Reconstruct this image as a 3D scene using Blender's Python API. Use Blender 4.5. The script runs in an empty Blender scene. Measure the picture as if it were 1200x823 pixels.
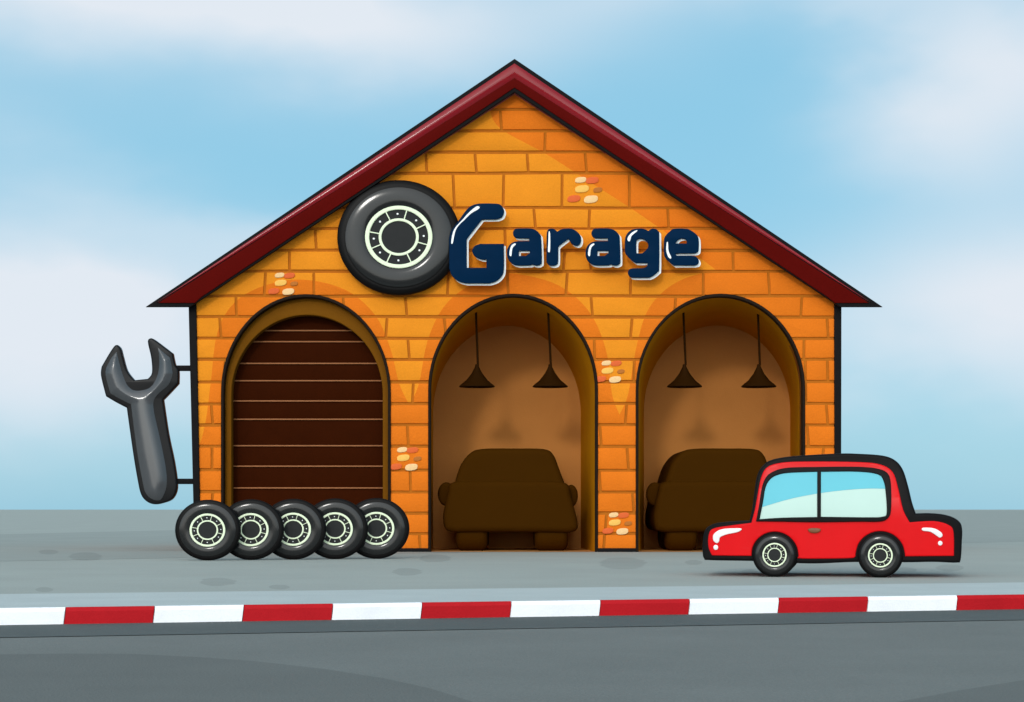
import bpy, bmesh, math, random
from mathutils import Vector, Matrix
random.seed(7)
R = math.radians
scn = bpy.context.scene
COL = scn.collection

# ------------------------------------------------------------------ measuring frame
F, DIST, EYE = 2160.0, 30.0, 0.694          # lens in photo pixels, camera to facade, eye height
HX, HY = 600.0, 597.0

def W(px, py, y=0.0):
    d = DIST + y
    return ((px-HX)*d/F, EYE+(HY-py)*d/F)
def G(px, py, z=0.0):
    d = F*(EYE-z)/(py-HY)
    return ((px-HX)*d/F, d-DIST)

# ------------------------------------------------------------------ materials
def lin(c):
    c = c/255.0
    return c/12.92 if c <= .04045 else ((c+.055)/1.055)**2.4
def srgb(r, g, b): return (lin(r), lin(g), lin(b), 1)

def mat(name, col, rough=.6, var=.10, scale=6.0, bump=.0, bscale=40.0, coat=0.0, spec=.5, fine=0.0, metallic=0.0):
    m = bpy.data.materials.new(name); m.use_nodes = True
    nt = m.node_tree; N = nt.nodes; L = nt.links
    b = N['Principled BSDF']
    b.inputs['Roughness'].default_value = rough
    b.inputs['Specular IOR Level'].default_value = spec
    b.inputs['Coat Weight'].default_value = coat
    b.inputs['Coat Roughness'].default_value = .08
    b.inputs['Metallic'].default_value = metallic
    tc = N.new('ShaderNodeTexCoord')
    n = N.new('ShaderNodeTexNoise'); n.inputs['Scale'].default_value = scale
    n.inputs['Detail'].default_value = 6; n.inputs['Roughness'].default_value = .6
    L.new(tc.outputs['Object'], n.inputs['Vector'])
    mr = N.new('ShaderNodeMapRange')
    mr.inputs['From Min'].default_value = .3; mr.inputs['From Max'].default_value = .7
    mr.inputs['To Min'].default_value = 1-var; mr.inputs['To Max'].default_value = 1+var
    L.new(n.outputs['Fac'], mr.inputs['Value'])
    fac = mr.outputs['Result']
    if fine:
        n3 = N.new('ShaderNodeTexNoise'); n3.inputs['Scale'].default_value = bscale*1.7
        n3.inputs['Detail'].default_value = 3
        L.new(tc.outputs['Object'], n3.inputs['Vector'])
        m3 = N.new('ShaderNodeMapRange')
        m3.inputs['From Min'].default_value = .3; m3.inputs['From Max'].default_value = .7
        m3.inputs['To Min'].default_value = 1-fine; m3.inputs['To Max'].default_value = 1+fine
        L.new(n3.outputs['Fac'], m3.inputs['Value'])
        mm = N.new('ShaderNodeMath'); mm.operation = 'MULTIPLY'
        L.new(fac, mm.inputs[0]); L.new(m3.outputs['Result'], mm.inputs[1]); fac = mm.outputs[0]
    vm = N.new('ShaderNodeVectorMath'); vm.operation = 'SCALE'
    vm.inputs[0].default_value = col[:3]
    L.new(fac, vm.inputs['Scale'])
    L.new(vm.outputs['Vector'], b.inputs['Base Color'])
    if bump:
        n2 = N.new('ShaderNodeTexNoise'); n2.inputs['Scale'].default_value = bscale
        n2.inputs['Detail'].default_value = 5
        L.new(tc.outputs['Object'], n2.inputs['Vector'])
        bp = N.new('ShaderNodeBump'); bp.inputs['Strength'].default_value = bump
        bp.inputs['Distance'].default_value = .02
        L.new(n2.outputs['Fac'], bp.inputs['Height'])
        L.new(bp.outputs['Normal'], b.inputs['Normal'])
    return m

def k(c, s): return (c[0]*s, c[1]*s, c[2]*s, 1)
M = {}
M['brick_light'] = mat('lit_tone_brick', (.73,.235,.012,1), .85, .05, 1.5, .35, 30, fine=.05, spec=.12)
M['brick_dark']  = mat('shade_tone_brick', (.68,.155,.008,1), .85, .05, 1.5, .35, 30, fine=.05, spec=.12)
M['mortar']  = mat('brown_mortar', (.42,.12,.006,1), .9, .08, 5, .3, 60, spec=.2)
M['black']   = mat('black_painted_trim', (.008,.007,.0072,1), .6, .1, 8, .1, 60, spec=.04)
M['archblack'] = mat('dark_brown_trim', (.014,.008,.005,1), .6, .1, 8, spec=.05)
M['roofred'] = mat('red_painted_board', (.225,.0075,.0125,1), .12, .03, 3, .0, 40, spec=.3)
M['maroon']  = mat('maroon_board', (.085,.0024,.0014,1), .6, .06, 3, .05, 40, spec=.02)
M['rooftile'] = mat('roof_covering', (.16,.02,.02,1), .7, .15, 4, .4, 20)
M['olive']   = mat('olive_plaster', (.150,.053,.0006,1), .8, .06, 2, .2, 40, spec=.1)
M['olive_in'] = mat('olive_lining', (.50,.185,.003,1), .85, .06, 2, .2, 40, spec=.03)
M['brown']   = mat('brown_plaster', (.50,.20,.05,1), .85, .04, 1.2, .15, 40, spec=.03)
M['brownfloor'] = mat('brown_floor', (.60,.25,.07,1), .85, .06, 1.5, .2, 40, spec=.03)
M['shutter'] = mat('dark_brown_shutter', (.030,.0048,.0003,1), .7, .08, 3, .05, 30, spec=.02)
M['seam']    = mat('light_brown_seam', (.28,.11,.045,1), .6, .08, 10, spec=0.05)
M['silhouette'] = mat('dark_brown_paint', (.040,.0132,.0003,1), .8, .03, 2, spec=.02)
M['rubber']  = mat('black_rubber', (.0045,.004,.004,1), .35, .1, 9, .08, 120, spec=.07)
M['tyreface'] = mat('grey_tyre_face', (.013,.013,.013,1), .12, .05, 9, .0, 120, spec=.30)
M['hub']     = mat('grey_hub', (.024,.024,.024,1), .5, .06, 9, .03, 120, spec=.05)
M['rim']     = mat('pale_green_rim', (.72,.78,.55,1), .45, .04, 9)
M['white']   = mat('white_enamel', (.82,.82,.80,1), .35, .03, 9)
M['navy']    = mat('navy_sign_paint', (.0004,.014,.043,1), .5, .05, 5, spec=.02)
M['steelface'] = mat('grey_wrench_paint', (.058,.059,.063,1), .14, .03, 4, .0, 60, spec=.5)
M['steeledge_shade'] = mat('black_wrench_edge_shade', (.008,.0075,.008,1), .3, .06, 4, spec=.12)
M['carred']  = mat('red_car_paint', (.64,.006,.0085,1), .25, .03, 3, spec=.07)
M['carblack'] = mat('black_car_trim', (.008,.007,.0072,1), .4, .06, 6, spec=.04)
M['lampmetal'] = mat('dark_lamp_enamel', (.020,.0065,.0004,1), .7, .03, 6, spec=.03)
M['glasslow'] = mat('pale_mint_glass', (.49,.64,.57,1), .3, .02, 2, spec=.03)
M['glasshi'] = mat('turquoise_glass_reflection', (.135,.47,.55,1), .3, .02, 2, spec=.03)
M['handle']  = mat('brown_handle', (.16,.045,.008,1), .5, .05, 20)
M['lens']    = mat('white_highlight_mark', (.80,.74,.72,1), .25, .03, 8, coat=.3)  # white of the painted fender highlights
M['pave']    = mat('concrete_paving', (.335,.342,.311,1), .9, .045, .55, .3, 26, fine=.06, spec=.10)
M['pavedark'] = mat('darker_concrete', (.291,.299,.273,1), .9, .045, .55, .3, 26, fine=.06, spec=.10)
M['kerbtop'] = mat('kerb_concrete', (.44,.46,.445,1), .85, .05, 1.5, .3, 40, fine=.05, spec=.10)
M['kerbwhite'] = mat('white_kerb_paint', (.88,.865,.88,1), .55, .04, 4, .15, 60, fine=.03, spec=.2)
M['kerbred'] = mat('red_kerb_paint', (.44,.009,.014,1), .6, .06, 4, .15, 60, fine=.04, spec=.08)
M['road']    = mat('asphalt', (.165,.166,.155,1), .9, .06, .8, .4, 60, fine=.10, spec=.10)
M['roaddark'] = mat('darker_asphalt', (.136,.137,.128,1), .9, .06, .8, .4, 60, fine=.10, spec=.10)
M['gutter']  = mat('gutter_asphalt', (.098,.105,.101,1), .85, .06, 1, .4, 60, fine=.08, spec=.10)
M['chip_cream'] = mat('cream_brick_chip', (.80,.50,.23,1), .8, .05, 30)
M['chip_yellow'] = mat('yellow_brick_chip', (.82,.44,.08,1), .8, .05, 30)
M['chip_red'] = mat('red_brick_chip', (.66,.10,.012,1), .8, .05, 30)
M['chip_brown'] = mat('brown_brick_chip', (.42,.12,.006,1), .8, .05, 30)

# ------------------------------------------------------------------ object helpers
def tag(o, label=None, cat=None, group=None, kind=None):
    if label: o['label'] = label
    if cat: o['category'] = cat
    if group: o['group'] = group
    if kind: o['kind'] = kind
    return o
def empty(name, loc=(0,0,0), rz=0):
    o = bpy.data.objects.new(name, None); COL.objects.link(o)
    o.location = loc; o.rotation_euler = (0,0,rz); o.empty_display_size = .2
    return o
def link(name, me, m=None, parent=None, smooth=35):
    """m: one material or list.  Mesh is given in the parent's own space."""
    me.name = name
    if m is not None:
        ms = m if isinstance(m, (list, tuple)) else [m]
        me.materials.clear()
        for x in ms: me.materials.append(x)
    if smooth:
        me.shade_smooth(); me.set_sharp_from_angle(angle=R(smooth))
    o = bpy.data.objects.new(name, me); COL.objects.link(o)
    if parent: o.parent = parent
    return o
def pymesh(verts, faces, mi=None):
    me = bpy.data.meshes.new('m'); me.from_pydata(verts, [], faces)
    if mi:
        for p, i in zip(me.polygons, mi): p.material_index = i
    me.update(); return me

def cr(pts, n=5):
    """closed smooth outline through pts; a third item marks a sharp corner"""
    out = []; N_ = len(pts)
    for i in range(N_):
        p0, p1, p2, p3 = pts[i-1], pts[i], pts[(i+1) % N_], pts[(i+2) % N_]
        a, d = Vector(p1[:2]), Vector(p2[:2])
        b = Vector(p0[:2]) if len(p1) < 3 else a
        c = Vector(p3[:2]) if len(p2) < 3 else d
        if len(p1) > 2 and len(p2) > 2:
            out.append(tuple(a)); continue
        for j in range(n):
            t = j/n
            v = .5*((2*a)+(-b+d)*t+(2*b-5*a+4*d-c)*t*t+(-b+3*a-3*d+c)*t**3)
            out.append((v.x, v.y))
    return out
def z2p(pts, ox, oy, s):
    return [(ox+p[0]/s, oy+p[1]/s)+tuple(p[2:]) for p in pts]
def P2W(pts, y=0.0): return [W(p[0], p[1], y) for p in pts]

def solid(loops, yback, yfront, bevel=0.0, res=2):
    """2D loops (x,z) -> prism between yfront (nearer camera, smaller y) and yback"""
    cu = bpy.data.curves.new('c', 'CURVE'); cu.dimensions = '2D'; cu.fill_mode = 'BOTH'
    for lp in loops:
        s = cu.splines.new('POLY'); s.points.add(len(lp)-1); s.use_cyclic_u = True
        for q, p in zip(s.points, lp): q.co = (p[0], p[1], 0, 1)
    T = yback-yfront
    bevel = min(bevel, T/2*.98)
    cu.extrude = T/2-bevel
    if bevel:
        cu.bevel_depth = bevel; cu.bevel_resolution = res; cu.offset = -bevel
    o = bpy.data.objects.new('c', cu); COL.objects.link(o)
    bpy.context.view_layer.update()
    dg = bpy.context.evaluated_depsgraph_get()
    me = bpy.data.meshes.new_from_object(o.evaluated_get(dg))
    bpy.data.objects.remove(o); bpy.data.curves.remove(cu)
    bm = bmesh.new(); bm.from_mesh(me)
    bmesh.ops.remove_doubles(bm, verts=bm.verts, dist=1e-5)
    yc = (yback+yfront)/2
    for v in bm.verts: v.co = Vector((v.co.x, yc-v.co.z, v.co.y))
    bmesh.ops.recalc_face_normals(bm, faces=bm.faces)
    bm.to_mesh(me); bm.free(); return me
def joinmesh(mes, mis=None):
    bm = bmesh.new()
    for i, me in enumerate(mes):
        n0 = len(bm.faces); bm.from_mesh(me); bm.faces.ensure_lookup_table()
        for f in bm.faces[n0:]:
            f.material_index = mis[i] if mis else 0
    out = bpy.data.meshes.new('m'); bm.to_mesh(out); bm.free(); return out
def boxme(x0, x1, y0, y1, z0, z1, bev=0.0):
    bm = bmesh.new(); bmesh.ops.create_cube(bm, size=1)
    for v in bm.verts:
        v.co = Vector((x0+(v.co.x+.5)*(x1-x0), y0+(v.co.y+.5)*(y1-y0), z0+(v.co.z+.5)*(z1-z0)))
    if bev: bmesh.ops.bevel(bm, geom=bm.edges[:], offset=bev, segments=2, affect='EDGES', profile=.5)
    me = bpy.data.meshes.new('b'); bm.to_mesh(me); bm.free(); return me
def boolean(a, b, op):
    oa = bpy.data.objects.new('a', a); ob = bpy.data.objects.new('b', b)
    COL.objects.link(oa); COL.objects.link(ob)
    md = oa.modifiers.new('x', 'BOOLEAN'); md.object = ob; md.operation = op; md.solver = 'EXACT'
    bpy.context.view_layer.update()
    dg = bpy.context.evaluated_depsgraph_get()
    me = bpy.data.meshes.new_from_object(oa.evaluated_get(dg))
    bpy.data.objects.remove(oa); bpy.data.objects.remove(ob)
    return me
def tube(pts, r, n=10):
    """round bar along 3D pts"""
    vs, fs = [], []
    for i, p in enumerate(pts):
        p = Vector(p); d = (Vector(pts[min(i+1, len(pts)-1)])-Vector(pts[max(i-1, 0)])).normalized()
        u = d.orthogonal().normalized(); v = d.cross(u)
        for j in range(n):
            a = 2*math.pi*j/n; vs.append(p+r*(math.cos(a)*u+math.sin(a)*v))
    for i in range(len(pts)-1):
        for j in range(n):
            fs.append((i*n+j, i*n+(j+1) % n, (i+1)*n+(j+1) % n, (i+1)*n+j))
    fs.append(tuple(range(n))); fs.append(tuple((len(pts)-1)*n+j for j in range(n)))
    me = pymesh([tuple(v) for v in vs], fs)
    bm = bmesh.new(); bm.from_mesh(me); bmesh.ops.recalc_face_normals(bm, faces=bm.faces); bm.to_mesh(me); bm.free()
    return me
def latheY(prof, n=72, off=(0,0)):
    """closed (r, y) profile turned about the Y axis"""
    vs, fs = [], []; m_ = len(prof)
    for i in range(n):
        a = 2*math.pi*i/n
        for r, y in prof: vs.append((off[0]+r*math.cos(a), y, off[1]+r*math.sin(a)))
    for i in range(n):
        for j in range(m_):
            j2 = (j+1) % m_; i2 = (i+1) % n
            fs.append((i*m_+j, i*m_+j2, i2*m_+j2, i2*m_+j))
    me = pymesh(vs, fs)
    bm = bmesh.new(); bm.from_mesh(me)
    bmesh.ops.remove_doubles(bm, verts=bm.verts, dist=1e-6)
    bmesh.ops.recalc_face_normals(bm, faces=bm.faces); bm.to_mesh(me); bm.free(); return me
def copy_tree(o, parent=None):
    c = o.copy(); COL.objects.link(c); c.parent = parent
    if parent: c.matrix_parent_inverse = Matrix()
    for ch in list(o.children): copy_tree(ch, c)
    return c

# ------------------------------------------------------------------ ground, kerb, road
KP0, KP1 = G(0, 713), G(1200, 697)
kd = Vector((KP1[0]-KP0[0], KP1[1]-KP0[1])).normalized()      # along the kerb
kn = Vector((-kd.y, kd.x))                                     # away from the road
KH = .122
def kpt(s, off): 
    v = Vector(KP0)+kd*s+kn*off
    return (v.x, v.y)
# road: a sheet all the way round, under everything
RZ = -KH
me = pymesh([(*kpt(-2500, .2), RZ), (*kpt(2500, .2), RZ), (*kpt(2500, -2500), RZ), (*kpt(-2500, -2500), RZ)], [(0,1,2,3)])
tag(link('road', me, M['road'], smooth=0), kind='structure')
# dark gutter strip against the kerb
def strip(name, a, b, z, m, s0=-400, s1=400):
    me = pymesh([(*kpt(s0, a), z), (*kpt(s1, a), z), (*kpt(s1, b), z), (*kpt(s0, b), z)], [(0,1,2,3)])
    return tag(link(name, me, m, smooth=0), kind='structure')
gx = G(600, 737.5, RZ)
goff = (Vector(gx)-Vector(KP0)).dot(kn)
strip('gutter', goff, .02, RZ+.004, M['gutter'])
# older, darker resurfacing on the road (left sweep and right wedge)
def gpoly(pts, z): return [(*G(p[0], p[1], z), z) for p in pts]
z = RZ+.004
A = gpoly([(-900, 790), (-300, 770), (0, 767), (80, 766), (150, 766.2), (230, 770), (300, 775), (380, 784), (450, 795), (505, 807), (555, 823), (640, 850), (800, 950), (-900, 950)], z)
B = gpoly([(1050, 823), (1125, 809), (1200, 797), (1500, 765), (1500, 950), (700, 950)], z)
me = pymesh(A+B, [tuple(range(len(A))), tuple(range(len(A), len(A)+len(B)))])
tag(link('road_resurfacing', me, M['roaddark'], smooth=0), kind='structure')

# kerb: concrete core + painted blocks with a chamfered top edge
kt = (Vector(G(600, 689.5))-Vector(KP0)).dot(kn)              # far side of the pale kerb band
s_of = lambda px: None
def s_at_px(px, tt):      # distance along kerb where the pixel column meets it
    # X = (px-HX)*d/F ; point = KP0 + kd*s
    c = (px-HX)/F
    return ((c*(KP0[1]+DIST))-KP0[0])/(kd.x-c*kd.y)
edges = [77-104.55*2, 77-104.55]+[77+104.55*i for i in range(12)]
edges = [s_at_px(e, 0) for e in edges]
L0 = edges[1]-edges[0]; L1 = edges[-1]-edges[-2]
cols = [0 if (i % 2) else 1 for i in range(len(edges)-1)]
# continue both ways
pre = [edges[0]-L0*i for i in range(40, 0, -1)]; post = [edges[-1]+L1*i for i in range(1, 61)]
allE = pre+edges+post
# index of edge 77 -> red starts there
i77 = len(pre)+2
mes, mis = [], []
CH = .028
for i in range(len(allE)-1):
    s0, s1 = allE[i]+.003, allE[i+1]-.003
    red = ((i-i77) % 2 == 0)
    prof = [(-.0, RZ-.05), (-.0, -CH), (.014, -.0008), (.16, -.0008), (.16, RZ-.05)]
    prof = [(0, RZ-.05), (0, -CH), (CH*.45, 0.0), (.05, 0.0), (.05, RZ-.05)]
    vs = []
    sk = .02*(1 if True else 0)
    for s in (s0, s1):
        for o_, zz in prof:
            x, y = kpt(s+(zz-0)*.12, o_); vs.append((x, y, zz))
    n = len(prof)
    fs = [tuple(range(n)), tuple(n+j for j in range(n))]+[(j, (j+1) % n, n+(j+1) % n, n+j) for j in range(n)]
    me = pymesh(vs, fs); mes.append(me); mis.append(1 if red else 0)
core = pymesh([(*kpt(-200, .05), RZ-.05), (*kpt(200, .05), RZ-.05), (*kpt(200, kt), RZ-.05), (*kpt(-200, kt), RZ-.05),
               (*kpt(-200, .05), 0), (*kpt(200, .05), 0), (*kpt(200, kt), 0), (*kpt(-200, kt), 0)],
              [(0,1,2,3), (4,5,6,7), (0,1,5,4), (1,2,6,5), (2,3,7,6), (3,0,4,7)])
mes.append(core); mis.append(2)
me = joinmesh(mes, mis)
bm = bmesh.new(); bm.from_mesh(me); bmesh.ops.recalc_face_normals(bm, faces=bm.faces); bm.to_mesh(me); bm.free()
mi_keep = [p.material_index for p in me.polygons]
ko = link('kerb', me, [M['kerbwhite'], M['kerbred'], M['kerbtop']], smooth=0)
for p, i in zip(me.polygons, mi_keep): p.material_index = i
tag(ko, kind='structure')

# pavement: one sheet to the horizon, with its darker bay and stains
def withmats(name, me, mi, mats, **kw):
    o = link(name, me, mats, **kw)
    for p, i in zip(me.polygons, mi): p.material_index = i
    return o
pz = 0.0
pv = [(*kpt(-2500, kt), pz), (*kpt(2500, kt), pz), (*kpt(2500, 4000), pz), (*kpt(-2500, 4000), pz)]
tag(link('pavement', pymesh(pv, [(0,1,2,3)]), M['pave'], smooth=0), kind='structure')
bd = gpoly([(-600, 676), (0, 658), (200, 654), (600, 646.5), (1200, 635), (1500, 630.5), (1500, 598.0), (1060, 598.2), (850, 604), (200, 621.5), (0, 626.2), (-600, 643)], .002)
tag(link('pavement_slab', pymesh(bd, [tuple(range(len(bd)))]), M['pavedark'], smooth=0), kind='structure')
st = [(57,647,12,3),(100,652,20,5.2),(52,691,11,3),(255,682,22,5.2),(327,688,13,3),(510,654,19,5),(477,670,18,4.6),
      (730,659.5,28,7.5),(813,659,11,3),(878,670,10,3),(1062,668,13,3.2),(1113,665.5,17,4.2)]
def add_stains(m):
    nt = m.node_tree; N = nt.nodes; L = nt.links
    b = N['Principled BSDF']; src = b.inputs['Base Color'].links[0].from_socket
    tc = N.new('ShaderNodeTexCoord'); sp_ = N.new('ShaderNodeSeparateXYZ')
    nz = N.new('ShaderNodeTexNoise'); nz.inputs['Scale'].default_value = 2.5
    L.new(tc.outputs['Object'], nz.inputs['Vector']); L.new(tc.outputs['Object'], sp_.inputs[0])
    def mt(op, a, c=None, clamp=False):
        n_ = N.new('ShaderNodeMath'); n_.operation = op; n_.use_clamp = clamp
        for i_, v in enumerate((a, c)):
            if v is None: continue
            if isinstance(v, (int, float)): n_.inputs[i_].default_value = v
            else: L.new(v, n_.inputs[i_])
        return n_.outputs[0]
    jit = mt('MULTIPLY', mt('SUBTRACT', nz.outputs['Fac'], .5), .55)
    tot = None
    for (cx, cy, rx, ry) in st:
        gx_, gy_ = G(cx, cy); d = gy_+DIST
        wx = rx*d/F; wy = ry*d*d/(F*EYE)
        u = mt('DIVIDE', mt('SUBTRACT', sp_.outputs[0], mt('MULTIPLY', mt('ADD', sp_.outputs[1], DIST), gx_/d)), wx); v = mt('DIVIDE', mt('SUBTRACT', sp_.outputs[1], gy_), wy)
        q = mt('SQRT', mt('ADD', mt('MULTIPLY', u, u), mt('MULTIPLY', v, v)))
        mk = mt('MULTIPLY', mt('SUBTRACT', 1.0, mt('ADD', q, jit)), 8.0, True)
        tot = mk if tot is None else mt('MAXIMUM', tot, mk)
    sc_ = N.new('ShaderNodeVectorMath'); sc_.operation = 'SCALE'; L.new(src, sc_.inputs[0])
    L.new(mt('SUBTRACT', 1.0, mt('MULTIPLY', tot, .14)), sc_.inputs['Scale'])
    L.new(sc_.outputs[0], b.inputs['Base Color'])
add_stains(M['pave']); add_stains(M['pavedark'])

# ------------------------------------------------------------------ garage building
bld = tag(empty('garage_building', (0, 0, 0)), 'orange brick garage with red gabled roof and three arched bays', 'garage')
def arch(l, r, top, spring, base, n=36, full=True):
    cx, rx, ry = (l+r)/2, (r-l)/2, spring-top
    pts = [(l, base)]
    for j in range(n+1):
        a = math.pi-math.pi*j/n
        pts.append((cx+rx*math.cos(a), spring-ry*math.sin(a)))
    pts.append((r, base)); return pts
BASE = 646.97
ARCH = [(261.5, 456, 347.5, 460), (504, 698.5, 347, 457), (747, 941, 347, 457)]
INNER = [(270, 448, 368.5, 462), (507.5, 680.5, 382, 484), (754.5, 926, 381.6, 482)]
fac = [(229, BASE), (229, 352), (603, 104), (981, 352), (981, BASE)]
for l, r, t, s in reversed(ARCH): fac += list(reversed(arch(l, r, t, s, BASE)))
facW = P2W(fac)
link('wall', solid([facW], .35, 0.0), M['mortar'], bld, smooth=0)
# --- brick relief
rows = [103, 128.6, 153.5, 178.8, 203.3, 244, 268.5, 293.8, 318.3, 347.3, 371.7, 396.8, 421.4, 447.8, 473.5, 498.4, 523.5, 551.1, 576.6, 601.5, 625.7, 645]
joints = [[], [587], [638.7], [499.6, 557.5, 618.4, 686.6], [531.8, 590, 658.6, 737.6], [430, 500, 626.5, 690.5, 783],
          [370, 592, 520], [339.4, 661, 692, 859], [310.6, 368, 450, 525, 595, 664, 739, 824, 901],
          [277, 403, 476, 693.5, 791, 939], [258.5, 453, 521.7, 739.8, 969.7], [479, 696.6, 942],
          [263.6, 743, 733.5+210, 969.7], [484, 944], [248.7, 733.6, 969], [478, 703.8, 946.5],
          [248.7, 735.7, 964], [481, 703, 962], [248.7, 742, 968], [466, 710, 958], [492, 708, 962]]
brs = []
for i in range(len(rows)-1):
    y0, y1 = rows[i], rows[i+1]
    xs = [200]+sorted(joints[i])+[1010]
    for j in range(len(xs)-1):
        g = 1.5
        q = []
        jt = [random.uniform(-1.2, 1.2) for _ in range(4)]
        x0, x1 = xs[j]+g, xs[j+1]-g
        ja, jb = .9*math.sin(xs[j]*3.7+i), .9*math.sin(xs[j+1]*3.7+i)
        wob = lambda x: .45*math.sin(x*.03+i)
        c = [(x0+ja, y0+1.7+wob(x0)), (x1+jb, y0+1.7+wob(x1)), (x1-jb, y1-1.7+wob(x1+40)), (x0-ja, y1-1.7+wob(x0+40))]
        c = P2W(c)
        dz = random.uniform(-.004, .004)
        bm = bmesh.new()
        f = [bm.verts.new((p[0], -.022+dz, p[1])) for p in c]; b = [bm.verts.new((p[0], .05, p[1])) for p in c]
        bm.faces.new(f[::-1]); bm.faces.new(b)
        for kk in range(4): bm.faces.new((f[kk], f[(kk+1) % 4], b[(kk+1) % 4], b[kk]))
        bmesh.ops.recalc_face_normals(bm, faces=bm.faces)
        ed = [e for e in bm.edges if all(v.co.y < 0 for v in e.verts)]
        bmesh.ops.bevel(bm, geom=ed, offset=.009, segments=2, affect='EDGES', profile=.5)
        me = bpy.data.meshes.new('b'); bm.to_mesh(me); bm.free(); brs.append(me)
bricks = joinmesh(brs)
bricks = boolean(bricks, solid([facW], .6, -.5), 'INTERSECT')
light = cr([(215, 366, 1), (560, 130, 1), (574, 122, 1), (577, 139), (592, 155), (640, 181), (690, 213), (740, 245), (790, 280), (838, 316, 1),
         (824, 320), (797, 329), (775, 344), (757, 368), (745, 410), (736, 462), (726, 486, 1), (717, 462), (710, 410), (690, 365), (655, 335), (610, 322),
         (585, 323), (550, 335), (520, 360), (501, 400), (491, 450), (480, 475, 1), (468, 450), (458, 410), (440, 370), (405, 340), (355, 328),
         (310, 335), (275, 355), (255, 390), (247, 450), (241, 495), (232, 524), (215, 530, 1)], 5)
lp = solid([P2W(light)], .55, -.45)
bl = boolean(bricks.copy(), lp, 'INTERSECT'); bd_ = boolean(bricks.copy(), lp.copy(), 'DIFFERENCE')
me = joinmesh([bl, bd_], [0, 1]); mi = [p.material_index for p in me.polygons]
withmats('brickwork', me, mi, [M['brick_light'], M['brick_dark']], parent=bld, smooth=30)  # darker brick is shade painted into the colour: arch halos, right gable
# --- chips of other brick showing in five places
def chips(cx, cy, s=1.0):
    items = [(-7.5, -7.5, 6.6, 3.4, 'chip_cream'), (6, -7, 7.6, 3.8, 'chip_red'), (-6, 3, 8.2, 4.2, 'chip_yellow'),
             (12.5, 4.2, 5.2, 3.0, 'chip_brown'), (-15.5, 14.5, 7.6, 4.0, 'chip_red'), (4.5, 15.2, 8.2, 4.4, 'chip_cream')]
    ms = ['chip_cream', 'chip_red', 'chip_yellow', 'chip_brown']; mes, mis = [], []
    for dx, dy, rx, ry, m_ in items:
        pts = []
        for j in range(24):
            a = 2*math.pi*j/24
            ca, sa = math.cos(a), math.sin(a)
            e = .75
            pts.append((cx+s*(dx+rx*math.copysign(abs(ca)**e, ca)), cy+s*(dy+ry*math.copysign(abs(sa)**e, sa)-.12*rx*ca)))
        mes.append(solid([P2W(pts, -.03)], -.01, -.036, .006)); mis.append(ms.index(m_))
    me = joinmesh(mes, mis); mi = [p.material_index for p in me.polygons]
    o = withmats('brick_chip_patch', me, mi, [M[q] for q in ms], parent=bld)
for c in [(688, 218.5, 1), (334, 329, .85), (478, 534, .9), (717, 432, .85), (725.5, 610, .85)]: chips(*c)
# --- arch trims
def horseshoe(o, i, base): 
    return arch(*o, base)+list(reversed(arch(*i, base)))
for l, r, t, s in ARCH:
    hs = horseshoe((l-2.2, r+2.2, t-2.4, s), (l+1.2, r-1.2, t+1.4, s), BASE)
    link('arch_trim', solid([P2W(hs)], .12, -.05, .012), M['archblack'], bld)
# --- plinths
for a, b in [(456.5, 503.5), (699, 746.5), (942, 976), (236, 261)]:
    x0, _ = W(a, 0); x1, _ = W(b, 0)
    link('plinth', boxme(x0, x1, -.045, .02, -.005, .062, .006), M['black'], bld)
# --- bay 1: olive frame and roller shutter
hs = horseshoe((ARCH[0][0]+1, ARCH[0][1]-1, ARCH[0][2]+1, ARCH[0][3]), INNER[0], BASE)
link('arch_frame', solid([P2W(hs)], .33, .10, .015), M['olive'], bld)
seams = [344, 387.5, 400.5, 426, 446.3, 470, 491.5, 522.5, 546.5, 572, 597, 622, BASE]
mes, mis = [], []
for i in range(len(seams)-1):
    x0, z1 = W(258, seams[i], .36); x1, z0 = W(460, seams[i+1], .36)
    n = 10; vs = []
    z0 += .012 if i < len(seams)-2 else 0; z1 -= .012
    for j in range(n+1):
        t = j/n; yy = .395-.012*math.sin(math.pi*t)**.6
        vs += [(x0, yy, z0+(z1-z0)*t), (x1, yy, z0+(z1-z0)*t)]
    mes.append(pymesh(vs, [(2*j, 2*j+1, 2*j+3, 2*j+2) for j in range(n)])); mis.append(0)
    if 0 < i:
        zz = W(0, seams[i], .36)[1]
        mes.append(boxme(x0, x1, .365, .40, zz-.011, zz+.011, .003)); mis.append(1)
mes.append(boxme(W(258,0)[0], W(460,0)[0], .40, .44, 0.0, 4.3)); mis.append(0)
me = joinmesh(mes, mis); mi = [p.material_index for p in me.polygons]
withmats('roller_shutter', me, mi, [M['shutter'], M['seam']], parent=bld)
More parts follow.
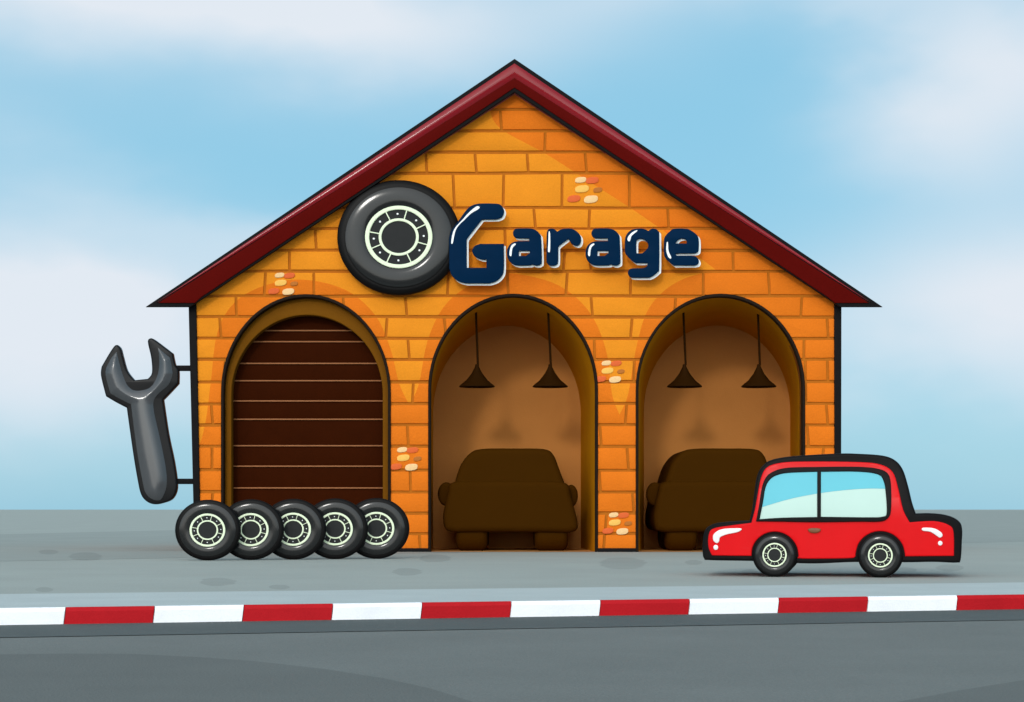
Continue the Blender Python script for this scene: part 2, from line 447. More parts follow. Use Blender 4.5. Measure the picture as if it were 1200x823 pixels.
# --- bays 2 and 3
BD = 2.6
for ii in (1, 2):
    l, r, t, s = ARCH[ii]
    fr = P2W(arch(l+.6, r-.6, t+.8, s, BASE, 48))
    bk = P2W(arch(*INNER[ii], 600, 48), BD)
    bk[0] = (bk[0][0], 0.0); bk[-1] = (bk[-1][0], 0.0); fr[0] = (fr[0][0], 0.0); fr[-1] = (fr[-1][0], 0.0)
    n = len(fr)
    vs = [(p[0], .02, p[1]) for p in fr]+[(p[0], BD, p[1]) for p in bk]
    me = pymesh(vs, [(j, j+1, n+j+1, n+j) for j in range(n-1)])
    bm = bmesh.new(); bm.from_mesh(me)
    bmesh.ops.recalc_face_normals(bm, faces=bm.faces); bm.to_mesh(me); bm.free()
    link('bay_vault', me, M['olive_in'], bld, smooth=40)
    bw = [(p[0]*1.0, p[1]) for p in bk]
    cxm = (bk[0][0]+bk[-1][0])/2
    bw = [(cxm+(p[0]-cxm)*1.02, p[1]*1.005) for p in bw]
    link('back_wall', solid([bw], BD+.1, BD-.004), M['brown'], bld, smooth=0)
    me = pymesh([(fr[0][0]+.002, -.02, .006), (fr[-1][0]-.002, -.02, .006), (bk[-1][0]+.0, BD-.01, .006), (bk[0][0]+0, BD-.01, .006)], [(0,1,2,3)])
    link('bay_floor', me, M['brownfloor'], bld, smooth=0)
# --- corner posts
for pts in ([(221.5, 355), (230.5, 355), (236, BASE), (228.5, BASE)], [(977, 355), (985.5, 355), (985, BASE), (977.5, BASE)]):
    link('corner_post', solid([P2W(pts)], .10, -.06, .012), M['black'], bld)
# --- side and rear walls
xl, xr = W(229, 0)[0], W(981, 0)[0]; ze = W(0, 352)[1]; zr = W(0, 104)[1]
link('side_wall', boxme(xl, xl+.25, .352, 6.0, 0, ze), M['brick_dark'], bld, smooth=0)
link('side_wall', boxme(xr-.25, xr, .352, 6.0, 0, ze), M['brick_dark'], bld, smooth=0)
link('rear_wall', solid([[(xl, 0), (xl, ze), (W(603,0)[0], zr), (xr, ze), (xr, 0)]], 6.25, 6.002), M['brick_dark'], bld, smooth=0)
# --- roof
ry = -.22
roof = empty('roof'); roof.parent = bld
OUT = [(171, 360), (603, 69.5), (1034, 360), (984, 360), (976, 354), (603, 108.5), (232, 354), (223, 360)]
link('roof_slab', solid([P2W([(228, 325), (603, 72), (979, 325), (979, 352), (603, 107.5), (229, 352)], ry)], 6.5, ry+.03), M['rooftile'], roof, smooth=0)
link('roof_edge', solid([P2W(OUT, ry)], ry+.05, ry-.03, .008), M['black'], roof)
hi = [(196, 349.0), (603, 75.2), (1008, 349.0), (1000, 346), (603, 92.8), (204, 346)]
hi = [(184, 355.2), (603, 75.3), (1020, 355.2), (603, 93), ]
vs, fs = [], []
NU, NV = 24, 12
for sx_, tipx in ((0, 184), (1, 1020)):          # a crowned (gently rounded) board on either slope
    for a in range(NU+1):
        u = a/NU
        p = Vector(W(603+(tipx-603)*u, 75.3+(355.2-75.3)*u, ry)); q = Vector(W(603+(tipx-603)*u, 93+(355.2-93)*u, ry))
        hw = (p-q).length/2
        for b in range(NV+1):
            t = -1+2*b/NV; c_ = p+(q-p)*(t+1)/2
            vs.append((c_.x, ry-.045-.32*hw*(1-t*t), c_.y))
        vs.append((q.x, ry-.02, q.y)); vs.append((p.x, ry-.02, p.y))
    m_ = NV+3; o0 = sx_*(NU+1)*m_
    for a in range(NU):
        for b in range(m_): fs.append((o0+a*m_+b, o0+a*m_+(b+1) % m_, o0+(a+1)*m_+(b+1) % m_, o0+(a+1)*m_+b))
me = pymesh(vs, fs); bm = bmesh.new(); bm.from_mesh(me); bmesh.ops.remove_doubles(bm, verts=bm.verts, dist=1e-5)
bmesh.ops.recalc_face_normals(bm, faces=bm.faces); bm.to_mesh(me); bm.free()
link('upper_bargeboard', me, M['roofred'], roof, smooth=35)
lo = [(186, 355.6), (603, 92.0), (1018, 355.6), (978, 355.6), (970, 349), (603, 103.6), (236, 349), (229, 355.6)]
link('lower_bargeboard', solid([P2W(lo, ry)], ry-.02, ry-.05, .008), M['maroon'], roof)

# ------------------------------------------------------------------ wheels
def wheel(name, dark_rubber, N_=72):
    """unit radius wheel facing -Y, centred on the root"""
    root = empty(name)
    T = .36
    prof = [(.62, T*.42), (.80, T*.5), (.93, T*.44), (1.0, T*.28), (1.0, -T*.26), (.975, -T*.38), (.925, -T*.455), (.90, -T*.47), (.885, -T*.465),
            (.865, -T*.50), (.82, -T*.545), (.76, -T*.575), (.70, -T*.585), (.63, -T*.57), (.58, -T*.535), (.545, -T*.47), (.52, -T*.40), (.50, -T*.2), (.5, T*.3)]
    me = latheY(prof, N_)
    mi = []
    for p in me.polygons:
        c = p.center; rr = math.hypot(c.x, c.z)
        mi.append(1 if (rr < .867 and c.y < -T*.3) else 0)
    withmats('tyre', me, mi, [M['rubber'], M['tyreface']], parent=root, smooth=50)
    rim = link('rim', joinmesh([
        latheY([(.545, -T*.38), (.545, -T*.55), (.535, -T*.58), (.49, -T*.58), (.478, -T*.55), (.478, -T*.38)], N_, (-.0, -.0)),
        latheY([(.325, -T*.38), (.325, -T*.53), (.316, -T*.55), (.288, -T*.55), (.28, -T*.53), (.28, -T*.38)], 56)]
        + [spoke(a, T) for a in SP]), M['rim'], root)
    link('hub_plate', latheY([(.0005, T*.2), (.51, T*.2), (.51, -T*.44), (.0005, -T*.46)], N_), M['hub'], root)
    for a in BO:
        x, z_ = .405*math.cos(a), .405*math.sin(a)
        b_ = latheY([(.0005, -T*.40), (.017, -T*.40), (.017, -T*.47), (.010, -T*.485), (.0005, -T*.487)], 10, (x, z_))
        link('wheel_bolt', b_, M['white'], rim)
    return root
C0 = (482, 445)
SP = [math.atan2(C0[1]-y, x-C0[0]) for x, y in [(405,285),(527,285),(645,362),(660,497),(548,588),(418,590),(315,520),(297,410)]]
BO = [math.atan2(C0[1]-y, x-C0[0]) for x, y in [(475,300),(588,335),(642,437),(603,528),(480,572),(373,541),(330,455),(368,344)]]
def spoke(a, T):
    me = boxme(.31, .49, -T*.545, -T*.40, -.009, .009, .003)
    me.transform(Matrix.Rotation(-a, 4, 'Y')); return me

# row of five on the pavement by the left corner
row = [(243.8, 657.2, 'leftmost round tyre in the row, in front of the others with its whole face showing'),
       (294.5, 656.6, 'second tyre from the left in the row, tucked behind the frontmost tyre'),
       (344, 656.2, 'middle tyre of the row of five, in front of the roller shutter'),
       (393, 655.8, 'fourth tyre from the left in the row, below the shutter right half'),
       (441.5, 655.4, 'rightmost tyre of the row, hindmost, against the brick pier')]
w0 = wheel('spare_tyre', False)
base_d = 25.0
for i, (px, py, lab) in enumerate(row):
    o = w0 if i == 0 else copy_tree(w0)
    d = base_d+.21*i
    s = 35.6*d/F
    o.scale = (s*1.075, s*.62, s*1.0)
    x = (px-HX)*d/F
    o.location = (x, d-DIST, s*1.0)
    tag(o, lab, 'tyre', 'spare tyres lined up in front of the garage')
    o.rotation_euler = (0, R([0, 4, -3, 5, -2][i])*0, 0)
# big tyre on the gable
o = copy_tree(w0); o.name = 'tyre_sign'
s = 66.8/72
o.scale = (s*1.075, .62, s*1.0); x, zc = W(467.5, 278.5, -.2)
o.location = (x, -.155, zc)
tag(o, 'huge black tyre mounted high on the gable wall left of the lettering', 'tyre sign')
if 'group' in o: del o['group']
o.scale = (s*1.075, .52, s*1.0)

# ------------------------------------------------------------------ lettering
sign = tag(empty('garage_sign', (W(670, 285)[0], 0, W(670, 285)[1])), 'navy Garage lettering with white edging across the brick gable', 'sign')
def offs(pts, dx, dy): return [(p[0]+dx, p[1]+dy)+tuple(p[2:]) for p in pts]
Lt = {}
Lt['G'] = dict(o=(520, 230, 7.4875), out=[(310,65),(455,65),(505,80),(530,130),(512,182),(465,203,1),(335,205,1),(208,368,1),(202,385,1),(202,628,1),(375,628,1),(375,555,1),
    (330,555),(275,530),(250,482),(270,438),(320,418,1),(528,418,1),(528,640),(505,705),(460,745),(400,765,1),(190,765,1),(120,742),(68,690),(48,630,1),(48,370,1),(68,300),(130,215),(195,125),(240,85)],
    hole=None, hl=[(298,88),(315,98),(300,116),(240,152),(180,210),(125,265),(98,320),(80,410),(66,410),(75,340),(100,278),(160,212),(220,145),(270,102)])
aout = [(190,93),(375,93),(450,118),(502,168),(520,230),(530,540),(512,585),(475,603),(425,598),(400,586,1),(375,600,1),(185,600),(100,560),(55,485),(50,400),(75,330),(130,283),(200,266,1),(355,265,1),(355,228,1),(185,225),(142,195),(130,150),(150,108)]
ahole = [(213,400,1),(365,400,1),(365,430,1),(310,470,1),(213,470,1)]
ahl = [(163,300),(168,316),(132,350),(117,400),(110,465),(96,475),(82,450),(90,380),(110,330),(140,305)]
Lt['a1'] = dict(o=(590, 260, 11.76), out=aout, hole=ahole, hl=ahl)
Lt['r'] = dict(o=(590, 260, 11.76), out=[(598,150),(615,108),(650,93),(700,100),(742,135,1),(800,102),(870,93),(950,98),(1020,140),(1065,200),(1070,270),(1045,318),(1000,330),(945,305),(910,255),(900,232,1),(772,328,1),(755,350,1),(755,540),(735,590),(690,605),(635,600),(600,565),(592,520),(595,250)],
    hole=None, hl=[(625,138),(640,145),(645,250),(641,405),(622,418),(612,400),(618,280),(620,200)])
Lt['a2'] = dict(o=(682.1, 260, 11.76), out=aout, hole=ahole, hl=ahl)
Lt['g'] = dict(o=(680, 260, 11.76), out=[(765,95),(870,95),(938,125,1),(985,95),(1035,97),(1078,130),(1090,185),(1090,630),(1070,690),(1005,745),(950,770,1),(725,770),(675,745),(658,700),(675,657),(725,640,1),(870,636),(918,612),(932,568,1),(765,568,1),(715,535),(640,460),(616,400),(618,240),(645,165),(700,115)],
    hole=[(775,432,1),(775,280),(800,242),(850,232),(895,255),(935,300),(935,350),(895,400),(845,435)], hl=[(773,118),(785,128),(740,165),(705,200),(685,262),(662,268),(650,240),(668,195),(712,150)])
Lt['e'] = dict(o=(730, 260, 11.76), out=[(710,95),(870,95),(940,120),(1018,178),(1045,240),(1045,385),(1020,425),(975,435,1),(725,437,1),(745,467,1),(955,468),(1020,490),(1048,540),(1030,588),(975,602,1),(705,602,1),(655,565),(590,500),(568,440),(568,250),(590,190),(650,128)],
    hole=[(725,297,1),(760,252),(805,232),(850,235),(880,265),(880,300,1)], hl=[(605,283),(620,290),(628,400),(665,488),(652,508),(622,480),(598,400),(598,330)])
sp = Vector(sign.location)
def local(me, v): me.transform(Matrix.Translation(-Vector(v))); return me
def dil(pts, c, s): return pts
SY = -.27
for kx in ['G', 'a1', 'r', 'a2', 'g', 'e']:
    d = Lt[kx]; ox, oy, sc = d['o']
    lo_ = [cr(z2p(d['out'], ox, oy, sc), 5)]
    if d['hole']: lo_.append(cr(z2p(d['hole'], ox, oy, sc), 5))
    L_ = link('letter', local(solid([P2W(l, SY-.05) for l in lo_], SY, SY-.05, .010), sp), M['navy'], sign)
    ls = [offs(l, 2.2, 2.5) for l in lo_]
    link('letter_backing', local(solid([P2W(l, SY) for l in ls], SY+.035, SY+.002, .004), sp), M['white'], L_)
    link('letter_highlight', local(solid([P2W(cr(z2p(d['hl'], ox, oy, sc), 4), SY-.05)], SY-.045, SY-.054), sp), M['white'], L_)  # white stroke painted as a highlight on the letter face
    # stand-off pins
    cx = sum(p[0] for p in lo_[0])/len(lo_[0])
# pins carry the letters off the wall
    for (qx, qy) in {'G': [(535, 300), (575, 247)], 'a1': [(630, 300), (612, 273)], 'r': [(646, 300)], 'a2': [(722, 300), (704, 273)], 'g': [(768, 300)], 'e': [(785, 300)]}[kx]:
        x, zz = W(qx, qy, -.1)
        link('stand_off_pin', local(tube([(x, SY+.03, zz), (x, .0, zz)], .018), sp), M['black'], L_)

# ------------------------------------------------------------------ wrench sign
wr = tag(empty('wrench_sign', (W(185, 500)[0], 0, W(185, 500)[1])), 'giant grey open-ended wrench hung from the left corner post', 'wrench sign')
wp = Vector(wr.location)
wo = [(95,97),(108,93,1),(122,108),(132,145),(150,205),(182,247,1),(240,241,1),(258,215),(255,150),(240,78),(254,63,1),(275,73),(350,130,1),(361,180),(375,205),(375,262,1),(340,300),(308,333,1),(330,480),(355,600),(368,690),(365,735),(345,768),(310,783),(270,790),(235,777),(210,745),(195,680),(175,560),(148,368,1),(100,343),(58,318,1),(50,290),(35,225),(38,188,1),(72,130)]
wi = [(100,122,1),(112,170),(128,225),(150,272),(185,292),(240,282),(268,250),(284,205),(287,150),(281,104,1),(334,148,1),(342,190),(344,225),(325,268),(288,300),(264,332),(264,385),(290,500),(314,620),(320,690),(312,735),(294,768),(270,772),(245,760),(225,735),(212,680),(190,560),(163,352,1),(110,325),(74,304,1),(64,275),(52,222),(54,193,1),(78,148)]  # face cut back at right and inner jaw, black shows as drawn shading
link('wrench_body', local(solid([P2W(cr(z2p(wo, 110, 380, 3.74), 4))], .06, -.10, .03, 3), wp), M['steeledge_shade'], wr)
def crowned(outline, yback, yfront, w, Hh, step):
    me = solid([outline], yback, yfront)
    bm = bmesh.new(); bm.from_mesh(me)
    xs = [p[0] for p in outline]; zs = [p[1] for p in outline]
    for ax, a, b in ((0, min(xs), max(xs)), (2, min(zs), max(zs))):
        v = a+step
        while v < b:
            co = [0, 0, 0]; co[ax] = v; no = [0, 0, 0]; no[ax] = 1
            fr_ = [f for f in bm.faces if f.calc_center_median().y < yfront+1e-4]
            ge = set(); [ge.update(f.edges) for f in fr_]; gv = set(); [gv.update(f.verts) for f in fr_]
            bmesh.ops.bisect_plane(bm, geom=list(gv)+list(ge)+fr_, plane_co=co, plane_no=no, dist=1e-5)
            v += step
    segs = [(Vector(outline[q_]), Vector(outline[(q_+1) % len(outline)])) for q_ in range(len(outline))]
    for v in bm.verts:
        if v.co.y > yfront+1e-4: continue
        p = Vector((v.co.x, v.co.z)); dm = 9
        for a, b in segs:
            ab = b-a; t = max(0, min(1, (p-a).dot(ab)/max(ab.length_squared, 1e-12)))
            dm = min(dm, (p-(a+ab*t)).length)
        t = min(dm/w, 1); v.co.y -= Hh*(1-(1-t)**2)
    bm.to_mesh(me); bm.free(); return me
link('wrench_face', local(crowned(P2W(cr(z2p(wi, 110, 380, 3.74), 4), -.1), -.07, -.105, .16, .065, .022), wp), M['steelface'], wr, 50)
for (a, b, y) in [(206, 225, 431.8), (207, 229, 564.3)]:
    x0, zz = W(a, y); x1, _ = W(b, y)
    link('wrench_bracket', local(boxme(x0, x1, -.05, .03, zz-.045, zz+.045, .012), wp), M['black'], wr)

# ------------------------------------------------------------------ pendant lamps
LY = .55
for i, (tx, ax, bl_, br_, lab) in enumerate([
    (557.5, 560, 538, 580, 'dark cone pendant lamp hanging left in the middle arch'),
    (642, 645.5, 624, 665.5, 'dark cone pendant lamp hanging right in the middle arch'),
    (800.5, 803.5, 781.6, 822.7, 'dark cone pendant lamp hanging left in the right-hand arch'),
    (888, 890.5, 868.7, 909.8, 'dark cone pendant lamp hanging right in the right-hand arch, above the red car')]):
    x, zt = W(tx, 355, LY); xa, za = W(ax, 428, LY); x0, zb = W(bl_, 453.5, LY); x1, _ = W(br_, 453.5, LY)
    rad = (x1-x0)/2; xc = (x0+x1)/2
    root = tag(empty('pendant_lamp', (xc, LY, zb)), lab, 'lamp', 'pendant lamps hanging in the open bays')
    prof = [(.001, za-zb+.02), (.028, za-zb+.01), (.034, za-zb-.03), (rad*.30, (za-zb)*.62), (rad*.6, (za-zb)*.30), (rad, .012), (rad*.99, -.004), (rad*.5, (za-zb)*.30), (.001, (za-zb)*.45)]
    n = 40; vs, fs = [], []; m_ = len(prof)
    for a_ in range(n):
        a = 2*math.pi*a_/n
        for r_, z_ in prof: vs.append((r_*math.cos(a), r_*math.sin(a), z_))
    for a_ in range(n):
        for j in range(m_-1): fs.append((a_*m_+j, a_*m_+j+1, ((a_+1) % n)*m_+j+1, ((a_+1) % n)*m_+j))
    me = pymesh(vs, fs); bm = bmesh.new(); bm.from_mesh(me); bmesh.ops.remove_doubles(bm, verts=bm.verts, dist=1e-5); bmesh.ops.recalc_face_normals(bm, faces=bm.faces); bm.to_mesh(me); bm.free()
    link('lamp_shade', me, M['lampmetal'], root, smooth=60)
    link('bulb', boxme(-.03, .03, -.03, .03, .0, .08, .025), M['silhouette'], root)
    pts = [(x-xc, 0, zt-zb), (x-xc+(xa-x)*.3, 0, zt-zb+(za-zt)*.35), (x-xc+(xa-x)*.75, 0, zt-zb+(za-zt)*.75), (xa-xc, 0, za-zb)]
    link('cord', tube(pts, .019, 8), M['lampmetal'], root)

# ------------------------------------------------------------------ dark cars inside the bays
def bay_car(cx_px, lab):
    y0 = .22; dd = DIST+y0; sc = dd/F
    o_ = (490, 500, 4.843)
    def q(pts): return [((p[0]-cx_px)*sc, (645.9-p[1]+1.8)*sc) for p in cr(z2p(pts, *o_), 6)]
    root = empty('parked_car', ((cx_px-HX)*sc, y0, 0))
    low = [(200,320),(400,312),(650,312),(835,325),(868,400),(885,460),(905,540),(902,590),(860,608,1),(500,604),(210,606,1),(155,590),(140,525),(150,455),(165,390)]
    cab = [(205,330,1),(222,270),(248,208),(300,150),(370,130),(550,128),(715,132),(768,163),(800,240),(838,342,1)]
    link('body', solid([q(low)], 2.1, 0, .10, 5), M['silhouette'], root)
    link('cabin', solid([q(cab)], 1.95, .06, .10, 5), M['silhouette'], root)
    ws = [(265,300),(300,200),(350,165),(700,165),(745,200),(775,300)]
    for cx, cy, rx, ry in ((156, 388, 50, 68), (873, 398, 38, 64)):
        ps = [(cx+rx*math.cos(2*math.pi*j/16), cy+ry*math.sin(2*math.pi*j/16)) for j in range(16)]
        link('mirror', solid([q(ps)], .52, .30, .06, 4), M['silhouette'], root)
    for x0, x1 in ((213, 392), (662, 852)):
        for yb in (.10, 1.40):
            a, b = ((490+x0/4.843)-cx_px)*sc, ((490+x1/4.843)-cx_px)*sc
            rr = .29; e = .09; xm = (a+b)/2
            prof = [(a+e, 0), (a, e)]
            # upright wheel: lathe about X
            vs, fs = [], []; pr = [(a, .12), (a, rr-.09), (a+.03, rr-.035), (a+e, rr), (b-e, rr), (b-.03, rr-.035), (b, rr-.09), (b, .12)]
            n = 32
            for t in range(n):
                an = 2*math.pi*t/n
                for xx, r_ in pr: vs.append((xx, yb+rr+r_*math.cos(an), rr+r_*math.sin(an)))
            m_ = len(pr)
            for t in range(n):
                for j in range(m_): fs.append((t*m_+j, t*m_+(j+1) % m_, ((t+1) % n)*m_+(j+1) % m_, ((t+1) % n)*m_+j))
            me = pymesh(vs, fs); bm = bmesh.new(); bm.from_mesh(me); bmesh.ops.recalc_face_normals(bm, faces=bm.faces); bm.to_mesh(me); bm.free()
            link('wheel', me, M['silhouette'], root, smooth=50)
    tag(root, lab, 'car', 'dark cars parked in the open bays')
    return root
bc = bay_car(596, 'dark brown car parked facing out in the middle arch, fully visible')
b2 = copy_tree(bc); b2.location.x += 247.5*(DIST+.22)/F
tag(b2, 'dark brown car in the right-hand arch, half hidden behind the red car', 'car')

# ------------------------------------------------------------------ red car
CD = F*EYE/79.6                      # distance of its near wheels
CX = 971.5
yaw = math.atan2(CX-HX, F)+R(.6)
cs = CD/F/math.cos(math.atan2(CX-HX, F))*.985
car = tag(empty('red_car', ((CX-HX)*CD/F, CD-DIST, 0), -yaw), 'small shiny red car with black outline parked before the right arch', 'car')
WID = 1.2
ZB = 676.6
def cq(pts, n=5): return [((p[0]-CX)*cs, (ZB-p[1])*cs) for p in cr(z2p(pts, 800, 510, 3.4286), n)]
def subdiv_warp(me):
    bm = bmesh.new(); bm.from_mesh(me)
    for ax, vals in ((0, [-1.2+.1*i for i in range(25)]), (2, [.1*i for i in range(1, 14)])):
        for v in vals:
            co = [0, 0, 0]; co[ax] = v; no = [0, 0, 0]; no[ax] = 1
            bmesh.ops.bisect_plane(bm, geom=bm.verts[:]+bm.edges[:]+bm.faces[:], plane_co=co, plane_no=no, dist=1e-4)
    bmesh.ops.triangulate(bm, faces=[f for f in bm.faces if len(f.verts) > 4])
    for v in bm.verts:
        x, y, z = v.co
        yc = y-WID/2+.0
        t = min(max((z-.60)/.65, 0), 1); t = t*t*(3-2*t)
        e = max(abs(x)-.75, 0)/.6
        v.co.y = WID/2+yc*(1-.13*t-.12*e*e)
    bm.to_mesh(me); bm.free(); return me
cout = [(85,500),(78,470),(80,420),(88,385),(108,365),(150,352),(270,345,1),(280,300),(289,230),(300,160),(325,118),(365,95),(450,82),(620,73),(700,74),(800,82),(850,102),(880,140),(900,205),(915,270),(930,316,1),
        (1000,314),(1060,324),(1098,345),(1111,375),(1110,430),(1105,500),(1088,511),(1000,508),(890,510),(690,510),(560,516),(465,516),(290,508),(110,506)]
body_in = [(105,492),(92,460),(95,410),(112,378),(160,362),(283,352,1),(292,290),(305,190),(325,138),(370,108),(450,94),(620,86),(780,94),(838,112),(868,150),(890,225),(905,280),(920,328,1),
        (1000,326),(1060,338),(1092,362),(1098,430),(1092,496),(900,498),(600,500),(300,498)]
rt = .03
link('body_shell', subdiv_warp(solid([cq(body_in)], WID-.06, .06, .03)), M['carred'], car, 40)
for side in (0, 1):
    ya, yb = (.075, 0.0) if side == 0 else (WID, WID-.075)
    link('body_edge', subdiv_warp(solid([cq(cout)], ya, yb, .028, 3)), M['carblack'], car, 40)
lwc, rwc = (372, 483), (790, 483)
def arcpts(c, r, a0, a1, n=10):
    return [(c[0]+r*math.cos(R(a0+(a1-a0)*i/n)), c[1]-r*math.sin(R(a0+(a1-a0)*i/n))) for i in range(n+1)]
red = [(103,450),(105,400),(125,376),(200,363),(278,353,1),(292,300),(301,250),(316,170),(341,127),(400,109),(500,105),(700,108),(790,118),(840,150),(862,220),(880,300),(905,350,1),(1000,345),(1060,362),(1077,392),(1078,484,1),(887,486,1)]
a_r = arcpts(rwc, 97, 8, 172); a_l = arcpts(lwc, 94, 0, 180)
red += [(886,472,1)]+[(x, y) for x, y in a_r[1:-1]]+[(693,478,1),(690,490),(660,495),(480,497),(467,488,1)]+[(x, y) for x, y in a_l[1:-1]]+[(279,484,1),(279,487,1),(200,487),(118,486,1)]
frame_o = [(297,347,1),(308,290),(319,215),(335,170),(365,145),(420,130),(540,127),(700,127),(780,135),(820,155),(832,200),(832,300),(820,333),(790,347),(700,348),(540,350),(400,348)]
def yy(a, side): return a if side == 0 else WID-a
gl = [(308,340,1),(325,270),(335,210),(355,172),(390,155),(440,148),(540,145),(700,145),(780,156),(806,183),(815,230),(818,310),(800,330),(740,332),(540,331),(400,334)]
glo = [(312,338,1),(325,270),(335,210),(355,175),(390,157),(440,150),(541,147,1),(541,329,1),(400,332)]
gro = [(556,147,1),(700,147),(780,158),(803,185),(811,230),(815,310),(800,327),(740,330),(556,328,1)]
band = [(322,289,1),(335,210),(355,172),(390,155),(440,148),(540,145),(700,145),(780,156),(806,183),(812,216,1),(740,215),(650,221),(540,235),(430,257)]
for side in (0, 1):
    def S(loops, back, front, bev=0, res=2):      # depths measured outward from the flank
        a, b = (-back, -front) if side == 0 else (WID+front, WID+back)
        return subdiv_warp(solid(loops, a, b, bev, res))
    link('side_panel', S([cq(red)], -.03, .014, .012, 4), M['carred'], car, 40)
    link('window_frame', S([cq(frame_o), cq(glo), cq(gro)], .005, .034, .008, 3), M['carblack'], car, 40)
    g = link('side_window', S([cq(gl)], .010, .020), M['glasslow'], car, 40)
    link('reflection_band', S([cq(band)], .0205, .0225), M['glasshi'], g, 40)  # window reflection painted as a turquoise upper half
    hdl = [(504,380),(515,374),(545,374),(556,380),(548,390),(530,394),(512,390)]
    link('door_handle', S([cq(hdl)], .012, .035, .008), M['handle'], car)
    h1 = [(238,376),(225,390),(180,400),(152,412),(148,428),(138,436),(124,425),(124,402),(145,384),(180,376)]
    h2 = [(952,376),(962,371),(1000,374),(1028,390),(1033,404),(1022,411),(1008,402),(985,388),(958,384)]
    dot = lambda cx, cy, r_: [(cx+r_*math.cos(2*math.pi*j/12), cy+r_*math.sin(2*math.pi*j/12)*1.05) for j in range(12)]
    link('front_fender_highlight', S([cq(h1)], .012, .026, .006), M['lens'], car)  # raised white pieces: highlights painted on the fenders at both ends
    link('fender_highlight_dot', S([cq(dot(134,453,10))], .012, .026, .006), M['lens'], car)
    link('rear_fender_highlight', S([cq(h2)], .012, .026, .006), M['lens'], car)
    link('fender_highlight_dot', S([cq(dot(1024,433,9))], .012, .026, .006), M['lens'], car)
# windscreen and rear glass on the cabin ends
def endglass(name, p0, p1, out):
    a, b = Vector(cq([p0, p0, p0], 1)[0]), Vector(cq([p1, p1, p1], 1)[0])
    d = (b-a).normalized(); n_ = Vector((-d.y, d.x))*out
    lp_ = [tuple(a+n_*.012), tuple(b+n_*.012), tuple(b-n_*.02), tuple(a-n_*.02)]
    link(name, subdiv_warp(solid([lp_], WID-.2, .2)), M['glasslow'], car, 40)
endglass('windscreen', (290, 300), (306, 185), 1)
endglass('rear_window', (906, 285), (880, 190), -1)
for (c, yside) in ((lwc, 0), (rwc, 0), (lwc, 1), (rwc, 1)):
    wv = copy_tree(w0, car); wv.name = 'wheel'
    for kk in ('label', 'category', 'group'):
        if kk in wv: del wv[kk]
    rr = 26.0*cs
    px, pz = 800+c[0]/3.4286, 0
    wv.scale = (rr, rr*.95, rr)
    wv.rotation_euler = (0, 0, 0 if yside == 0 else math.pi)
    wv.location = ((px-CX)*cs, -.012 if yside == 0 else WID+.012, rr)

# ------------------------------------------------------------------ camera
cam = bpy.data.cameras.new('camera'); co = bpy.data.objects.new('camera', cam); COL.objects.link(co)
cam.sensor_width = 36; cam.lens = 36*F/1200; cam.shift_y = (HY-411.5)/1200
co.location = (0, -DIST, EYE); co.rotation_euler = (R(90), 0, 0)
cam.clip_end = 12000; cam.clip_start = .1
scn.camera = co

# ------------------------------------------------------------------ light
SUN_EL, SUN_AZ = 20.0, 13.0          # degrees; azimuth measured to the left of straight behind the camera
dirv = Vector((-math.sin(R(SUN_AZ))*math.cos(R(SUN_EL)), -math.cos(R(SUN_AZ))*math.cos(R(SUN_EL)), math.sin(R(SUN_EL))))
sun = bpy.data.lights.new('sun', 'SUN'); sun.energy = .5; sun.angle = R(6); sun.color = (1, .965, .91)
so = bpy.data.objects.new('sun', sun); COL.objects.link(so)
so.rotation_euler = dirv.to_track_quat('Z', 'Y').to_euler()

w = bpy.data.worlds.new('World'); scn.world = w; w.use_nodes = True
nt = w.node_tree; N = nt.nodes; L = nt.links
for n_ in list(N): N.remove(n_)
out = N.new('ShaderNodeOutputWorld'); bg = N.new('ShaderNodeBackground'); bg.inputs['Strength'].default_value = .12
L.new(bg.outputs[0], out.inputs[0])
sky = N.new('ShaderNodeTexSky'); sky.sky_type = 'NISHITA'; sky.sun_disc = False
sky.sun_elevation = R(SUN_EL); sky.sun_rotation = math.atan2(dirv.x, dirv.y)
sky.air_density = 1.0; sky.dust_density = .6; sky.ozone_density = 1.5
tc = N.new('ShaderNodeTexCoord')
sep = N.new('ShaderNodeSeparateXYZ')
def math_(op, a, b=None, c=None, clamp=False):
    n_ = N.new('ShaderNodeMath'); n_.operation = op; n_.use_clamp = clamp
    for i, v in enumerate((a, b, c)):
        if v is None: continue
        if isinstance(v, (int, float)): n_.inputs[i].default_value = v
        else: L.new(v, n_.inputs[i])
    return n_.outputs[0]
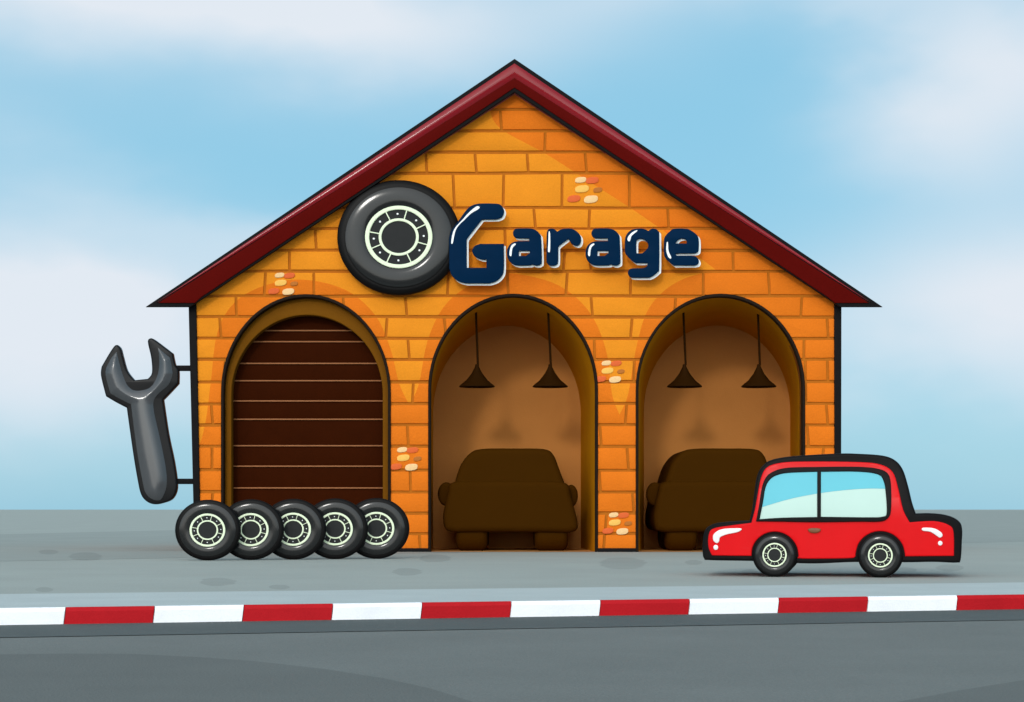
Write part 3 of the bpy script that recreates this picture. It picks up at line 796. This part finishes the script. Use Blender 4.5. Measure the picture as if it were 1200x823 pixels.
# gently warped direction so the cloud edges drift
nz = N.new('ShaderNodeTexNoise'); nz.inputs['Scale'].default_value = 6; nz.inputs['Detail'].default_value = 4
mp = N.new('ShaderNodeMapping'); mp.inputs['Scale'].default_value = (1, 1, 2.0); mp.inputs['Rotation'].default_value = (0, R(25), 0)
L.new(tc.outputs['Generated'], mp.inputs['Vector']); L.new(mp.outputs[0], nz.inputs['Vector'])
L.new(tc.outputs['Generated'], sep.inputs[0])
az = math_('ARCTAN2', sep.outputs[0], sep.outputs[1])
el = math_('ARCSINE', sep.outputs[2])
off = math_('SUBTRACT', nz.outputs['Fac'], .5)
az2 = math_('ADD', az, math_('MULTIPLY', off, .16)); el2 = math_('ADD', el, math_('MULTIPLY', off, .07))
def blob(px, py, rx, ry, amp, rot=0):
    a0 = math.atan((px-HX)/F); e0 = math.atan((HY-py)/F*math.cos(a0)); sx, sy = rx/F, ry/F
    p_, q_ = math_('SUBTRACT', az2, a0), math_('SUBTRACT', el2, e0); ca, sa = math.cos(R(rot)), math.sin(R(rot))
    u = math_('DIVIDE', math_('ADD', math_('MULTIPLY', p_, ca), math_('MULTIPLY', q_, sa)), sx)
    v = math_('DIVIDE', math_('SUBTRACT', math_('MULTIPLY', q_, ca), math_('MULTIPLY', p_, sa)), sy)
    r2 = math_('ADD', math_('MULTIPLY', u, u), math_('MULTIPLY', v, v))
    g = math_('POWER', 2.71828, math_('MULTIPLY', r2, -1.0))
    return math_('MULTIPLY', g, amp)
def accum(lst):
    s = None
    for b_ in lst: 
        v = blob(*b_); s = v if s is None else math_('ADD', s, v)
    return s
cloud = accum([(-10, 10, 150, 60, .45, 0), (60, 360, 330, 100, 1.0, -8), (330, 290, 200, 45, .35, -12), (80, -40, 330, 90, .85, -8), (420, 30, 230, 55, .55, -6), (1150, 360, 280, 75, .9, 5),
               (1160, 110, 170, 110, .7, 35), (720, -20, 330, 60, .5, 4), (1010, 20, 200, 50, .4, -20), (30, 470, 180, 60, .35, 0), (1180, 450, 200, 50, .35, 0),
               (1500, 250, 250, 250, .5), (-450, 300, 350, 200, .8)])
# broken cloud over the rest of the sky
n4 = N.new('ShaderNodeTexNoise'); n4.inputs['Scale'].default_value = 2.2; n4.inputs['Detail'].default_value = 6
L.new(tc.outputs['Generated'], n4.inputs['Vector'])
rest = math_('MULTIPLY', math_('MULTIPLY', math_('SUBTRACT', n4.outputs['Fac'], .42), 4.0, clamp=True), math_('MULTIPLY', math_('SUBTRACT', el, .36), 6.0, clamp=True))
cloud = math_('ADD', cloud, rest)
cloud = math_('MULTIPLY', cloud, 1.0, clamp=True)
# clear-air blue laid over the model sky (thin high veil)
def mix(f, a, b):
    n_ = N.new('ShaderNodeMix'); n_.data_type = 'RGBA'
    if isinstance(f, float): n_.inputs[0].default_value = f
    else: L.new(f, n_.inputs[0])
    for s_, v in ((n_.inputs[6], a), (n_.inputs[7], b)):
        if isinstance(v, tuple): s_.default_value = v
        else: L.new(v, s_)
    return n_.outputs[2]
K = 1/.12
EXPO = 0.55
E = 2**(-EXPO)
blue = tuple(v*K*E for v in srgb(132, 196, 224)[:3])+(1,)
white = tuple(v*K*E for v in srgb(226, 234, 243)[:3])+(1,)
c1 = mix(.88, sky.outputs[0], blue)
c2 = mix(cloud, c1, white)
# unseen fill glow added round the sun, behind the photographer, to brighten the bays
dt = N.new('ShaderNodeVectorMath'); dt.operation = 'DOT_PRODUCT'
L.new(tc.outputs['Generated'], dt.inputs[0]); dt.inputs[1].default_value = dirv
glow = math_('POWER', math_('MAXIMUM', dt.outputs['Value'], 0.0), 4.0)
gs = N.new('ShaderNodeVectorMath'); gs.operation = 'SCALE'; gs.inputs[0].default_value = (1.0*K, .97*K, .92*K)
L.new(math_('MULTIPLY', glow, 1.95), gs.inputs['Scale'])
ad = N.new('ShaderNodeVectorMath'); ad.operation = 'ADD'
L.new(c2, ad.inputs[0]); L.new(gs.outputs[0], ad.inputs[1])
L.new(ad.outputs[0], bg.inputs['Color'])

vs_ = scn.view_settings
vs_.view_transform = 'Standard'; vs_.look = 'None'; vs_.gamma = 1; vs_.exposure = EXPO; vs_.use_curve_mapping = False
scn.render.resolution_x = 1024; scn.render.resolution_y = 702
